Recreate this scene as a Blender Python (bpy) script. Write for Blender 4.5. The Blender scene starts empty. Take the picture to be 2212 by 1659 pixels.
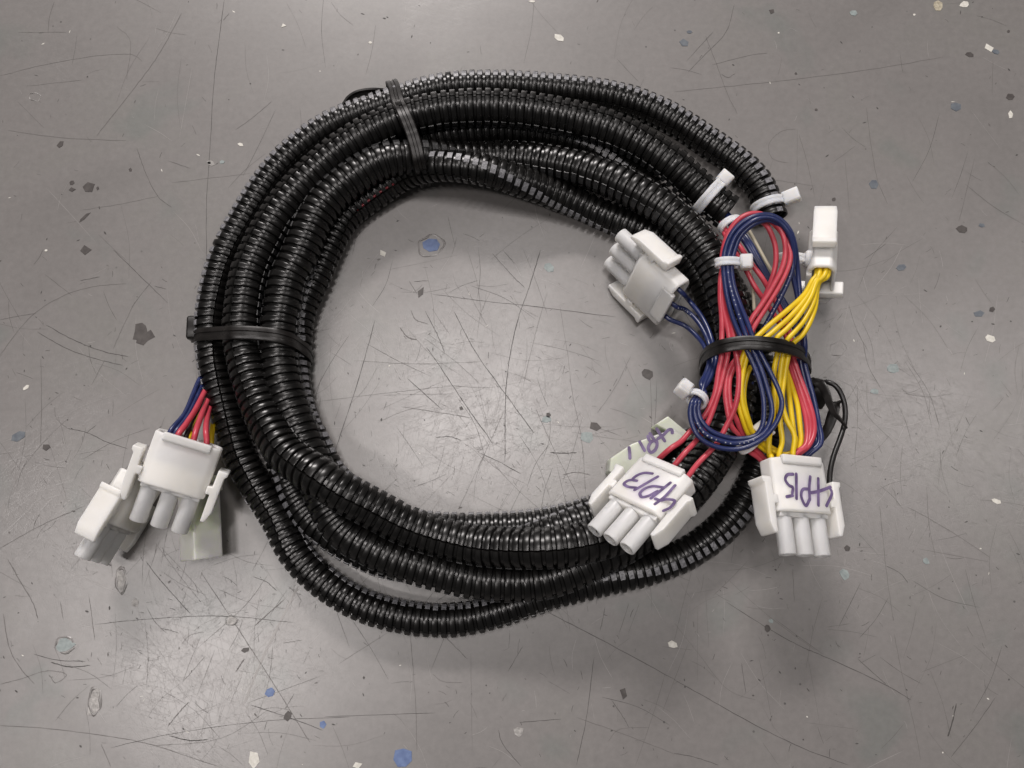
import bpy, bmesh, math, random
from mathutils import Vector, Matrix
random.seed(7)
S = bpy.context.scene
COL = S.collection

# ------------------------------------------------------------------ camera
W, H = 2212.0, 1659.0                       # pixel frame used for the measurements below
HF, DIST, TILT = math.radians(65), .280, math.radians(10)
FPX = W/2/math.tan(HF/2)
CAM = Vector((0, -math.sin(TILT), math.cos(TILT)))*DIST
CU = Vector((0, math.cos(TILT), math.sin(TILT))); CF = -CAM.normalized(); CR = Vector((1, 0, 0))
cd = bpy.data.cameras.new('camera'); co = bpy.data.objects.new('camera', cd); COL.objects.link(co)
co.location = CAM; co.rotation_euler = (TILT, 0, 0)
cd.sensor_fit = 'HORIZONTAL'; cd.angle = HF; cd.clip_start = .01; cd.clip_end = 20
S.camera = co

# ------------------------------------------------------------------ light
wd = bpy.data.worlds.new('World'); S.world = wd; wd.use_nodes = True
bg = wd.node_tree.nodes['Background']; bg.inputs[0].default_value = (1, .97, .95, 1); bg.inputs[1].default_value = .07
def area(name, loc, target, sx, sy, power, col, rot=0):
    l = bpy.data.lights.new(name, 'AREA'); l.shape = 'RECTANGLE'; l.size = sx; l.size_y = sy
    l.energy = power; l.color = col
    o = bpy.data.objects.new(name, l); COL.objects.link(o); o.location = loc
    q = (Vector(target)-Vector(loc)).to_track_quat('-Z', 'Y')
    o.rotation_euler = (q.to_matrix() @ Matrix.Rotation(rot, 3, 'Z')).to_euler()
    return o
LC = (1, .943, .918)
area('ceiling_light_north', (-.6, 3.3, 2.4), (0, 0, 0), 1.2, .4, 114, LC)
area('ceiling_light_left', (-1.0, -.45, 2.4), (0, 0, 0), .8, .16, 13, LC, math.radians(35))
area('ceiling_light_middle', (-.12, .34, 2.4), (0, 0, 0), .8, .16, 13.5, LC, math.radians(25))
area('ceiling_light_right', (1.45, .35, 2.4), (0, 0, 0), .16, .8, 6.5, LC)
S.view_settings.view_transform = 'Standard'; S.view_settings.look = 'None'
S.view_settings.exposure = .1; S.view_settings.gamma = 1
S.render.engine = 'CYCLES'
S.cycles.max_bounces = 6; S.cycles.diffuse_bounces = 3; S.cycles.glossy_bounces = 3; S.cycles.transmission_bounces = 4
S.cycles.caustics_reflective = False; S.cycles.caustics_refractive = False

# ------------------------------------------------------------------ helpers
def P(u, v, z=0.):
    """pixel (2212 wide frame) at height z millimetres -> point in metres"""
    d = CF*FPX + CR*(u-W/2) - CU*(v-H/2)
    return CAM + d*((z*.001-CAM.z)/d.z)
def conv(ox, oy, k):
    return lambda pts: [(ox+k*p[0], oy+k*p[1])+tuple(p[2:]) for p in pts]
Z3 = conv(1242.1, 378., .29302); Z4 = conv(1242.1, 810.1, .29302); Z6 = conv(108., 810.1, .29302)
Z1 = conv(378., 108., .29302); Z5 = conv(378., 540., .29302)
B4 = conv(1458.1, 540., .14651); B5 = conv(1458.1, 729., .14651); B6 = conv(1458.1, 918.1, .14651)
B7 = conv(1215.1, 1026.1, .14651); C4 = conv(1296.1, 885.7, .12207); C5 = conv(1717.3, 799.3, .1693)
C3 = conv(135., 907.3, .19524)
def props(o, label, cat, group=None):
    o['label'] = label; o['category'] = cat
    if group: o['group'] = group
    return o
def mesh_obj(name, verts, faces, mat, parent=None, smooth=True):
    me = bpy.data.meshes.new(name); me.from_pydata([tuple(v) for v in verts], [], faces); me.update()
    if smooth: me.polygons.foreach_set('use_smooth', [True]*len(me.polygons))
    me.materials.append(mat)
    o = bpy.data.objects.new(name, me); COL.objects.link(o)
    if parent: o.parent = parent
    return o
def bm_obj(name, bm, mat, parent=None, smooth=False, bevel=0):
    me = bpy.data.meshes.new(name); bmesh.ops.recalc_face_normals(bm, faces=bm.faces); bm.to_mesh(me); bm.free()
    me.materials.append(mat)
    o = bpy.data.objects.new(name, me); COL.objects.link(o)
    if parent: o.parent = parent
    if bevel:
        m = o.modifiers.new('bevel', 'BEVEL'); m.width = bevel; m.segments = 3; m.limit_method = 'ANGLE'; m.angle_limit = math.radians(40)
        me.polygons.foreach_set('use_smooth', [True]*len(me.polygons))
        try: me.set_sharp_from_angle(angle=math.radians(50))
        except Exception: pass
    elif smooth:
        me.polygons.foreach_set('use_smooth', [True]*len(me.polygons))
        try: me.set_sharp_from_angle(angle=math.radians(40))
        except Exception: pass
    return o
def catmull(pts, n=10):
    out = []
    P0 = [pts[0]*2-pts[1]] + pts + [pts[-1]*2-pts[-2]]
    for i in range(1, len(P0)-2):
        a, b, c, d = P0[i-1:i+3]
        ab = max((b-a).length, 1e-6)**.5; bc = max((c-b).length, 1e-6)**.5; cd_ = max((d-c).length, 1e-6)**.5
        t0, t1 = 0, ab; t2 = t1+bc; t3 = t2+cd_
        for k in range(n):
            t = t1+(t2-t1)*k/n
            A1 = a*((t1-t)/(t1-t0))+b*((t-t0)/(t1-t0)); A2 = b*((t2-t)/(t2-t1))+c*((t-t1)/(t2-t1)); A3 = c*((t3-t)/(t3-t2))+d*((t-t2)/(t3-t2))
            B1 = A1*((t2-t)/(t2-t0))+A2*((t-t0)/(t2-t0)); B2 = A2*((t3-t)/(t3-t1))+A3*((t-t1)/(t3-t1))
            out.append(B1*((t2-t)/(t2-t1))+B2*((t-t1)/(t2-t1)))
    out.append(pts[-1].copy())
    return out
def arclen(p):
    L = [0.]
    for a, b in zip(p, p[1:]): L.append(L[-1]+(b-a).length)
    return L
class Path:
    def __init__(s, pts, extra=None, n=12, smooth=0):
        e = [Vector((q, 0, 0)) for q in (extra or [0]*len(pts))]
        s.p = catmull(pts, n)
        for _ in range(smooth):
            s.p = [s.p[0]]+[(a+b*2+c)/4 for a, b, c in zip(s.p, s.p[1:], s.p[2:])]+[s.p[-1]]
        s.e = []
        for a, b in zip(extra or [0]*len(pts), (extra or [0]*len(pts))[1:]):
            s.e += [a+(b-a)*k/n for k in range(n)]
        s.e.append((extra or [0])[-1])
        s.L = arclen(s.p); s.len = s.L[-1]; s.i = 0
    def at(s, d):
        d = min(max(d, 0), s.len)
        while s.i > 0 and s.L[s.i] > d: s.i -= 1
        while s.i < len(s.p)-2 and s.L[s.i+1] < d: s.i += 1
        i = s.i; t = (d-s.L[i])/max(s.L[i+1]-s.L[i], 1e-9)
        def tan(j):
            a = s.p[max(j-1, 0)]; b = s.p[min(j+1, len(s.p)-1)]; return (b-a).normalized()
        return s.p[i].lerp(s.p[i+1], t), tan(i).lerp(tan(i+1), t).normalized(), s.e[i]+(s.e[i+1]-s.e[i])*t
def tube_mesh(pts, r, seg=10, n=6, taper=None):
    p = catmull(pts, n); vs = []; fs = []
    T0 = (p[1]-p[0]).normalized()
    N = T0.orthogonal().normalized()
    for i, q in enumerate(p):
        T = (p[min(i+1, len(p)-1)]-p[max(i-1, 0)]).normalized()
        N = (N-T*N.dot(T)).normalized(); B = T.cross(N)
        for k in range(seg):
            a = 2*math.pi*k/seg; vs.append(q+(N*math.cos(a)+B*math.sin(a))*r)
    m = len(p)
    for i in range(m-1):
        for k in range(seg):
            a = i*seg+k; b = i*seg+(k+1) % seg
            fs.append((a, b, b+seg, a+seg))
    fs.append(tuple(range(seg-1, -1, -1))); fs.append(tuple((m-1)*seg+k for k in range(seg)))
    return vs, fs
def ribbon_mesh(pts, wdir, width, thick, n=8, closed=False, groove=.0, wfun=None):
    """strap of rectangular section along pts; wdir = direction of its width"""
    if closed: pts = pts+[pts[0]]
    p = catmull(pts, n)
    if closed: p = p[:-1]
    m = len(p); vs = []; fs = []
    prof = [(-.5, 0), (-.5, .8), (-.42, 1), (-.16, 1), (-.10, 1-groove), (.10, 1-groove), (.16, 1), (.42, 1), (.5, .8), (.5, 0)]
    k = len(prof)
    for i, q in enumerate(p):
        if closed: T = (p[(i+1) % m]-p[i-1]).normalized()
        else: T = (p[min(i+1, m-1)]-p[max(i-1, 0)]).normalized()
        wd_ = wdir[min(int(i/n), len(wdir)-1)] if isinstance(wdir, list) else wdir
        Wv = (wd_-T*wd_.dot(T)).normalized(); N = T.cross(Wv).normalized()
        f = wfun(i/(m-1)) if wfun else 1
        for a, b in prof: vs.append(q+Wv*(a*width*f)+N*(b*thick))
    for i in range(m if closed else m-1):
        j = (i+1) % m
        for a in range(k):
            b = (a+1) % k
            fs.append((i*k+a, j*k+a, j*k+b, i*k+b))
    if not closed:
        fs.append(tuple(range(k))); fs.append(tuple((m-1)*k+a for a in range(k-1, -1, -1)))
    return vs, fs

# ------------------------------------------------------------------ materials
def mat(name, col, rough=.5, spec=.5, sss=0, sssr=(1, .9, .75), sscale=.002, coat=0):
    m = bpy.data.materials.new(name); m.use_nodes = True
    b = m.node_tree.nodes['Principled BSDF']
    b.inputs['Base Color'].default_value = (*col, 1); b.inputs['Roughness'].default_value = rough
    b.inputs['Specular IOR Level'].default_value = spec
    if sss:
        b.inputs['Subsurface Weight'].default_value = sss; b.inputs['Subsurface Radius'].default_value = sssr
        b.inputs['Subsurface Scale'].default_value = sscale
    if coat: b.inputs['Coat Weight'].default_value = coat; b.inputs['Coat Roughness'].default_value = .2
    return m
def vary(m, scale, c0, c1, bump=0, bscale=None, r0=None, r1=None, detail=4, dist=.0001):
    nt = m.node_tree; b = nt.nodes['Principled BSDF']
    tc = nt.nodes.new('ShaderNodeTexCoord')
    n = nt.nodes.new('ShaderNodeTexNoise'); n.inputs['Scale'].default_value = scale; n.inputs['Detail'].default_value = detail
    nt.links.new(tc.outputs['Object'], n.inputs['Vector'])
    rp = nt.nodes.new('ShaderNodeValToRGB'); rp.color_ramp.elements[0].position = .3; rp.color_ramp.elements[1].position = .7
    rp.color_ramp.elements[0].color = (*c0, 1); rp.color_ramp.elements[1].color = (*c1, 1)
    nt.links.new(n.outputs['Fac'], rp.inputs[0]); nt.links.new(rp.outputs[0], b.inputs['Base Color'])
    if r0 is not None:
        mr = nt.nodes.new('ShaderNodeMapRange'); mr.inputs['From Min'].default_value = .3; mr.inputs['From Max'].default_value = .7
        mr.inputs['To Min'].default_value = r0; mr.inputs['To Max'].default_value = r1
        nt.links.new(n.outputs['Fac'], mr.inputs[0]); nt.links.new(mr.outputs[0], b.inputs['Roughness'])
    if bump:
        n2 = nt.nodes.new('ShaderNodeTexNoise'); n2.inputs['Scale'].default_value = bscale or scale*3; n2.inputs['Detail'].default_value = 3
        nt.links.new(tc.outputs['Object'], n2.inputs['Vector'])
        bp = nt.nodes.new('ShaderNodeBump'); bp.inputs['Strength'].default_value = bump; bp.inputs['Distance'].default_value = dist
        nt.links.new(n2.outputs['Fac'], bp.inputs['Height']); nt.links.new(bp.outputs[0], b.inputs['Normal'])
    return m
M_black = vary(mat('black_polyethylene', (.008, .0075, .0075), .34, .5), 260, (.005, .0047, .0046), (.009, .0084, .008), bump=.2, bscale=900, r0=.25, r1=.36, dist=.00004)
M_tab = vary(mat('scuffed_mould_mark', (.06, .06, .065), .42, .6), 1500, (.10, .10, .108), (.31, .31, .33), bump=.6, bscale=2500, r0=.3, r1=.5, dist=.00012)
M_tab2 = vary(mat('faint_mould_mark', (.02, .02, .021), .4, .5), 1500, (.014, .014, .015), (.035, .035, .036), bump=.4, bscale=2500, r0=.32, r1=.5, dist=.00008)
M_tie = vary(mat('black_nylon_tie', (.009, .008, .0075), .42, .45), 300, (.007, .006, .006), (.013, .011, .010), bump=.15, bscale=1200, r0=.32, r1=.46)
M_nylon = vary(mat('natural_nylon', (.88, .86, .81), .34, .5, sss=1, sscale=.0032, sssr=(1, .97, .90)), 120, (.85, .83, .785), (.91, .89, .85), bump=.12, bscale=700, r0=.34, r1=.46, dist=.00005)
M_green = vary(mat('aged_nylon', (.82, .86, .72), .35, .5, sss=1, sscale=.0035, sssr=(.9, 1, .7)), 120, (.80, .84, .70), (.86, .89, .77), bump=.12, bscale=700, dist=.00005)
for m_ in (M_nylon, M_green):
    m_.node_tree.nodes['Principled BSDF'].inputs['Transmission Weight'].default_value = .0
M_green_shaded = vary(mat('aged_nylon_shaded', (.62, .65, .56), .35, .5, sss=1, sscale=.003, sssr=(.9, 1, .7)), 120, (.58, .61, .52), (.66, .69, .60), bump=.12, bscale=700, dist=.00005)  # aged nylon darkened: shade under the overlying connector put into its colour
M_tiew = vary(mat('white_nylon_tie', (.78, .78, .78), .32, .5, sss=1, sscale=.003), 200, (.74, .74, .75), (.82, .82, .82), bump=.1, bscale=900, dist=.00004)
M_blue = vary(mat('blue_wire', (.018, .028, .105), .30, .55), 200, (.015, .024, .09), (.023, .034, .125), bump=.12, bscale=1500, dist=.00004)
M_red = vary(mat('red_wire', (.55, .062, .09), .33, .5), 200, (.50, .052, .078), (.60, .075, .105), bump=.12, bscale=1500, dist=.00004)
M_yel = vary(mat('yellow_wire', (.80, .56, .012), .35, .5), 200, (.76, .52, .01), (.84, .60, .02), bump=.12, bscale=1500, dist=.00004)
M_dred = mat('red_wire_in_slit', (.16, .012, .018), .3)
M_blk = mat('black_wire', (.012, .011, .011), .35)
M_cream = mat('cream_wire', (.55, .50, .38), .4)
M_print = mat('white_print', (.42, .43, .48), .6)
M_ink = vary(mat('purple_ink', (.10, .06, .17), .35, .5), 350, (.095, .062, .15), (.22, .165, .32), detail=2)
M_inked = M_nylon.copy(); M_inked.name = 'nylon_with_ink_bleed'          # marker ink has bled into the plastic round the writing
nt = M_inked.node_tree; b_ = nt.nodes['Principled BSDF']; src = b_.inputs['Base Color'].links[0].from_socket
tc_ = nt.nodes.new('ShaderNodeTexCoord'); mp_ = nt.nodes.new('ShaderNodeMapping'); mp_.inputs['Location'].default_value = (.001, .0072, -.0044); mp_.inputs['Scale'].default_value = (1, 1.15, 1.6)
nt.links.new(tc_.outputs['Object'], mp_.inputs[0])
ln_ = nt.nodes.new('ShaderNodeVectorMath'); ln_.operation = 'LENGTH'; nt.links.new(mp_.outputs[0], ln_.inputs[0])
mr_ = nt.nodes.new('ShaderNodeMapRange'); mr_.interpolation_type = 'SMOOTHSTEP'; mr_.inputs['From Min'].default_value = .002; mr_.inputs['From Max'].default_value = .0088; mr_.inputs['To Min'].default_value = .75; mr_.inputs['To Max'].default_value = 0
nt.links.new(ln_.outputs['Value'], mr_.inputs[0])
mx_ = nt.nodes.new('ShaderNodeMix'); mx_.data_type = 'RGBA'; nt.links.new(mr_.outputs[0], mx_.inputs[0]); nt.links.new(src, mx_.inputs[6]); mx_.inputs[7].default_value = (.80, .72, .88, 1)
nt.links.new(mx_.outputs[2], b_.inputs['Base Color'])
M_white = vary(mat('white_flake', (.72, .70, .64), .5), 900, (.62, .60, .54), (.80, .78, .72), bump=.4, bscale=1500)
M_tan = vary(mat('tan_flake', (.45, .40, .30), .6), 1200, (.30, .26, .19), (.58, .53, .41), bump=.5, bscale=1800)
M_dark = vary(mat('dark_flake', (.075, .065, .062), .45), 500, (.06, .052, .05), (.10, .09, .085), bump=.2, bscale=900)
M_blf = vary(mat('blue_flake', (.12, .18, .36), .45), 500, (.10, .15, .31), (.16, .23, .42), bump=.2, bscale=900)
M_slate = vary(mat('slate_flake', (.13, .145, .17), .45), 500, (.10, .115, .14), (.17, .19, .21), bump=.2, bscale=900)
M_pale = vary(mat('pale_blue_flake', (.27, .31, .31), .42), 700, (.23, .265, .265), (.34, .39, .385), bump=.3, bscale=1200)
M_scr_d = mat('scratch_dark', (.085, .08, .077), .55, .3)
M_scr_m = mat('scratch_mid', (.165, .155, .15), .5, .3)
M_scr_l = mat('scratch_light', (.36, .345, .335), .4, .5)
M_crater = vary(mat('crater_edge', (.42, .40, .38), .35), 700, (.26, .25, .24), (.50, .48, .46), bump=.8, bscale=900, dist=.0003)

def floor_material():
    m = mat('worn_grey_floor', (.25, .235, .225), .42, .5); nt = m.node_tree; b = nt.nodes['Principled BSDF']; L = nt.links.new
    tc = nt.nodes.new('ShaderNodeTexCoord')
    def noise(s, d=4, r=.55, dist=0):
        n = nt.nodes.new('ShaderNodeTexNoise'); n.inputs['Scale'].default_value = s; n.inputs['Detail'].default_value = d
        n.inputs['Roughness'].default_value = r; n.inputs['Distortion'].default_value = dist
        L(tc.outputs['Object'], n.inputs['Vector']); return n
    def ramp(src, stops):
        r = nt.nodes.new('ShaderNodeValToRGB'); e = r.color_ramp.elements
        e[0].position, e[0].color = stops[0][0], (*stops[0][1], 1); e[1].position, e[1].color = stops[-1][0], (*stops[-1][1], 1)
        for p, c in stops[1:-1]:
            x = e.new(p); x.color = (*c, 1)
        L(src, r.inputs[0]); return r
    def mix(kind, f, a, c):
        x = nt.nodes.new('ShaderNodeMix'); x.data_type = 'RGBA'; x.blend_type = kind
        if isinstance(f, float): x.inputs[0].default_value = f
        else: L(f, x.inputs[0])
        L(a, x.inputs[6]); L(c, x.inputs[7]); return x.outputs[2]
    big = noise(17, 5, .6, .6); r1 = ramp(big.outputs['Fac'], [(.30, (.184, .173, .167)), (.52, (.208, .195, .189)), (.72, (.204, .196, .185))])
    # greenish-grey flakes buried under the coat
    gr = noise(33, 2, .5, .3); r2 = ramp(gr.outputs['Fac'], [(.60, (0, 0, 0)), (.70, (1, 1, 1))])
    gcol = nt.nodes.new('ShaderNodeRGB'); gcol.outputs[0].default_value = (.165, .175, .165, 1)
    f2 = nt.nodes.new('ShaderNodeMath'); f2.operation = 'MULTIPLY'; f2.inputs[1].default_value = .6; L(r2.outputs[0], f2.inputs[0])
    c = mix('MIX', f2.outputs[0], r1.outputs[0], gcol.outputs[0])
    fine = noise(420, 5, .7); r3 = ramp(fine.outputs['Fac'], [(.3, (.90, .90, .90)), (.7, (1.08, 1.08, 1.08))])
    c = mix('MULTIPLY', 1.0, c, r3.outputs[0])
    # tiny dark specks and pits
    vo = nt.nodes.new('ShaderNodeTexVoronoi'); vo.inputs['Scale'].default_value = 130; L(tc.outputs['Object'], vo.inputs['Vector'])
    r4 = ramp(vo.outputs['Distance'], [(.035, (.35, .35, .35)), (.06, (1, 1, 1))])
    sp = noise(25, 2); r5 = ramp(sp.outputs['Fac'], [(.52, (0, 0, 0)), (.58, (1, 1, 1))])
    c = mix('MULTIPLY', r5.outputs[0], c, r4.outputs[0])
    L(c, b.inputs['Base Color'])
    # wear mask: where feet have scuffed the gloss coat
    wear = noise(14, 4, .6, .6)
    acc = wear.outputs['Fac']
    for (x, y, r) in ((-.005, -.005, .085), (-.098, -.085, .080), (.135, -.02, .085), (-.15, -.03, .06)):   # trodden patches
        vd = nt.nodes.new('ShaderNodeVectorMath'); vd.operation = 'DISTANCE'; L(tc.outputs['Object'], vd.inputs[0]); vd.inputs[1].default_value = (x, y, 0)
        mr_ = nt.nodes.new('ShaderNodeMapRange'); mr_.interpolation_type = 'SMOOTHSTEP'; mr_.inputs['From Min'].default_value = 0; mr_.inputs['From Max'].default_value = r
        mr_.inputs['To Min'].default_value = .30; mr_.inputs['To Max'].default_value = 0; L(vd.outputs['Value'], mr_.inputs[0])
        ad = nt.nodes.new('ShaderNodeMath'); ad.operation = 'ADD'; L(acc, ad.inputs[0]); L(mr_.outputs[0], ad.inputs[1]); acc = ad.outputs[0]
    rw = ramp(acc, [(.46, (0, 0, 0)), (.80, (1, 1, 1))])
    # fine scuffs running many ways: thin crests of stretched wave noise
    tot = None
    for k in range(6):
        mp = nt.nodes.new('ShaderNodeMapping'); L(tc.outputs['Object'], mp.inputs[0])
        mp.inputs['Rotation'].default_value = (0, 0, .25+k*.52)
        mq = nt.nodes.new('ShaderNodeMapping'); mq.inputs['Scale'].default_value = (22, 300, 1); mq.inputs['Location'].default_value = (k*3.1, k*1.7, 0); L(mp.outputs[0], mq.inputs[0])
        n = nt.nodes.new('ShaderNodeTexNoise'); n.inputs['Scale'].default_value = 1.0; n.inputs['Detail'].default_value = 3; n.inputs['Distortion'].default_value = .5
        L(mq.outputs[0], n.inputs['Vector'])
        r = ramp(n.outputs['Fac'], [(.488, (0, 0, 0)), (.5, (1, 1, 1)), (.512, (0, 0, 0))])
        if tot is None: tot = r.outputs[0]
        else: tot = mix('ADD', 1.0, tot, r.outputs[0])
    bw = nt.nodes.new('ShaderNodeRGBToBW'); L(tot, bw.inputs[0])
    hm = nt.nodes.new('ShaderNodeMath'); hm.operation = 'MULTIPLY'; L(bw.outputs[0], hm.inputs[0]); L(rw.outputs[0], hm.inputs[1])
    fn2 = noise(260, 6, .75); fm = nt.nodes.new('ShaderNodeMath'); fm.operation = 'MULTIPLY'; L(fn2.outputs['Fac'], fm.inputs[0])
    rw2 = nt.nodes.new('ShaderNodeMapRange'); rw2.inputs['To Min'].default_value = .25; rw2.inputs['To Max'].default_value = .75; L(rw.outputs[0], rw2.inputs[0]); L(rw2.outputs[0], fm.inputs[1])
    lo = noise(60, 3, .5); lm = nt.nodes.new('ShaderNodeMath'); lm.operation = 'MULTIPLY_ADD'; L(lo.outputs['Fac'], lm.inputs[0]); lm.inputs[1].default_value = .9; L(fm.outputs[0], lm.inputs[2])
    hs = nt.nodes.new('ShaderNodeMath'); hs.operation = 'MULTIPLY_ADD'; hs.inputs[1].default_value = -.28; L(hm.outputs[0], hs.inputs[0]); L(lm.outputs[0], hs.inputs[2])
    bp = nt.nodes.new('ShaderNodeBump'); bp.inputs['Strength'].default_value = .5; bp.inputs['Distance'].default_value = .00007
    L(hs.outputs[0], bp.inputs['Height']); L(bp.outputs[0], b.inputs['Normal'])
    mr = nt.nodes.new('ShaderNodeMapRange'); mr.inputs['To Min'].default_value = .38; mr.inputs['To Max'].default_value = .29; L(rw.outputs[0], mr.inputs[0])
    L(mr.outputs[0], b.inputs['Roughness'])
    cw = nt.nodes.new('ShaderNodeMapRange'); cw.inputs['To Min'].default_value = .55; cw.inputs['To Max'].default_value = 1; L(rw.outputs[0], cw.inputs[0])
    L(cw.outputs[0], b.inputs['Coat Weight']); b.inputs['Coat Roughness'].default_value = .37; b.inputs['Coat IOR'].default_value = 1.78; L(bp.outputs[0], b.inputs['Coat Normal'])
    return m
M_floor = floor_material()

# ------------------------------------------------------------------ floor, flakes, scratches
fl = mesh_obj('floor', [(-1.5, -1.5, 0), (1.5, -1.5, 0), (1.5, 1.5, 0), (-1.5, 1.5, 0)], [(0, 1, 2, 3)], M_floor, smooth=False)
fl['kind'] = 'structure'; fl['label'] = 'worn grey epoxy floor with scattered flakes and scratches'
def flake(u, v, wpx, hpx, m, rot=0, n=7, z=.00012, jag=.28, name='flake'):
    c = P(u, v); k = .00017
    vs = []; n_ = n
    a0 = random.random()*6
    for i in range(n_):
        a = a0+2*math.pi*i/n_; rr = 1+random.uniform(-jag, jag)
        x = math.cos(a)*wpx/2*rr*k; y = math.sin(a)*hpx/2*rr*k
        cr, sr = math.cos(rot), math.sin(rot)
        vs.append(c+Vector((x*cr-y*sr, x*sr+y*cr, z)))
    vs += [Vector((q.x+(q.x-c.x)*.06, q.y+(q.y-c.y)*.06, -.0002)) for q in vs]
    fs = [tuple(range(n_))]+[(i, i+n_, (i+1) % n_+n_, (i+1) % n_) for i in range(n_)]
    return mesh_obj(name, vs, fs, m, fl, smooth=False)
FL = [ # u, v, w, h, material, rot, corners
 (613,55,15,12,'w',0,3),(800,92,9,8,'w',0,5),(1208,82,26,17,'w',-.3,6),(827,548,17,14,'w',-.5,4),(1150,3,16,7,'w',0,6),(520,312,14,9,'w',-.4,5),
 (2026,13,22,26,'t',.2,7),(2083,10,20,15,'w',.2,7),(2136,104,25,17,'w',-.5,4),(2183,248,10,18,'w',0,5),(2139,732,22,14,'w',-.3,6),(2151,1083,20,9,'w',-.3,6),
 (549,1641,26,34,'w',-.1,5),(771,1653,19,14,'w',0,4),(1454,1393,19,13,'w',-.4,6),(1682,71,5,4,'w',0,6),(1975,32,6,6,'w',0,6),(100,541,6,5,'w',0,5),(56,838,15,7,'w',.8,6),
 (131,312,14,22,'d',-.4,5),(155,395,13,13,'d',0,6),(155,410,15,11,'d',0,4),(190,405,26,24,'d',.9,5),(211,407,8,11,'d',0,4),(181,471,8,32,'d',-.75,5),(183,541,24,20,'d',0,4),
 (282,367,8,9,'d',0,5),(909,633,12,25,'d',-.4,4),(1397,808,24,23,'d',0,8),(1286,921,22,18,'d',-.6,5),(996,882,9,10,'d',0,4),(1185,896,10,11,'d',0,5),
 (1668,25,13,12,'d',.3,4),(2095,118,20,11,'d',-.3,6),(2183,210,20,16,'d',.5,6),(2078,495,24,15,'d',-.4,7),(2120,487,14,10,'s',0,5),(2178,68,7,7,'d',0,6),
 (1719,159,6,6,'d',0,6),(1763,237,6,6,'d',0,6),(1801,431,11,9,'d',0,6),(1947,578,22,14,'s',.3,6),(2143,668,12,14,'d',-.7,5),(1658,1357,11,14,'d',.2,7),(1659,1372,3,3,'d',0,5),
 (1348,1498,13,22,'d',.2,4),(1120,1581,20,22,'c',.8,6),(622,1546,16,17,'d',0,6),(530,1404,17,9,'d',.1,5),(1830,1185,14,14,'d',.4,5),(100,966,20,14,'d',.4,5),(205,1514,24,48,'c',-.25,8),
 (262,1253,20,46,'c',.4,8),(292,1302,13,20,'c',0,7),(500,1340,19,17,'c',0,7),(456,353,18,13,'c',-.4,6),(452,352,10,7,'w',-.4,5),(320,675,30,10,'x',0,3),
 (931,529,41,32,'b',0,7),(870,1637,36,36,'b',-.2,7),(583,1496,19,17,'b',.4,6),(697,1565,14,15,'b',0,5),(1478,93,24,19,'s',-.4,5),(1489,69,13,8,'s',0,6),(1888,398,20,22,'s',0,6),
 (2065,230,26,23,'s2',-.1,6),(2151,112,19,12,'s',-.3,6),(40,942,32,19,'s',.5,6),(140,1393,35,24,'p',0,9),(1843,28,17,14,'p',-.3,6),(1186,578,22,17,'p',-.6,6),(1888,845,18,14,'p',0,6),
 (1930,796,28,18,'p',0,7),(1825,1241,22,20,'p',-.5,7),(2115,678,24,14,'s',.2,5),(564,640,18,14,'p',0,6),(1181,905,22,17,'p',.3,6),(480,350,12,9,'p',0,5),(1268,945,22,26,'p',0,7),(567,604,10,9,'p',0,5),
 (2000,1212,14,12,'p',0,6),(1665,1342,11,8,'p',0,6)]
FM = dict(w=M_white, t=M_tan, d=M_dark, b=M_blf, s=M_slate, s2=M_slate, p=M_pale, c=M_crater)
for u, v, w_, h_, k, r, n in FL:
    if k == 'x': continue
    flake(u, v, w_, h_, FM[k], r, n, jag=.12 if k in 'bs' else .24)
# the large dark chip by the left cable tie, its outline as in the place
C6 = conv(0., 540., .6362/1.0*0+.26044*1.0)
big = [(1125,615),(1180,605),(1210,630),(1222,680),(1250,662),(1285,720),(1225,752),(1190,790),(1130,770),(1135,745),(1102,740),(1118,680)]
C6 = conv(0., 540., .26044)
def outline_flake(pts, m, z=.00012):
    q = [P(a, b) for a, b in pts]; c = sum(q, Vector())/len(q); n_ = len(q)
    vs = [a+Vector((0, 0, z)) for a in q]+[a+(a-c)*.05-Vector((0, 0, .0002)) for a in q]
    return mesh_obj('flake', vs, [tuple(range(n_-1, -1, -1))]+[(i, (i+1) % n_, (i+1) % n_+n_, i+n_) for i in range(n_)], m, fl, smooth=False)
outline_flake(C6(big), M_dark)
# raised rim of coat round the blue flake inside the coil and other blisters
def rim(u, v, rx, ry, wmm=.5, h=.00035, m=None):
    vs = []; fs = []; n = 36
    ph = [random.uniform(0, 6) for _ in range(3)]
    for i in range(n):
        a = 2*math.pi*i/n; j = 1+.10*math.sin(2*a+ph[0])+.07*math.sin(5*a+ph[1])
        for t, z in ((-.6, -.0001), (-.2, .8), (.1, 1), (.6, -.0001)):
            q = P(u+math.cos(a)*rx*j, v+math.sin(a)*ry*j); c = P(u, v); d = (q-c).normalized()
            vs.append(q+d*(t*wmm*.001)+Vector((0, 0, z*h*(.6+.4*math.sin(3*a+ph[2])) if z > 0 else -.0001)))
    for i in range(n):
        j = (i+1) % n
        for k in range(3): fs.append((i*4+k, j*4+k, j*4+k+1, i*4+k+1))
    return mesh_obj('blister_rim', vs, fs, m or M_floor, fl)
rim(931, 531, 27, 23, .8, .0003); rim(75, 209, 12, 9, .45, .00022); rim(140, 1393, 22, 16, .7, .0003); rim(262, 1253, 11, 25, 1.4, .00035)
rim(205, 1514, 13, 26, 1.4, .00035); rim(500, 1340, 12, 11, .6, .0003); rim(1810, 753, 18, 15, .4, .00015)
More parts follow.
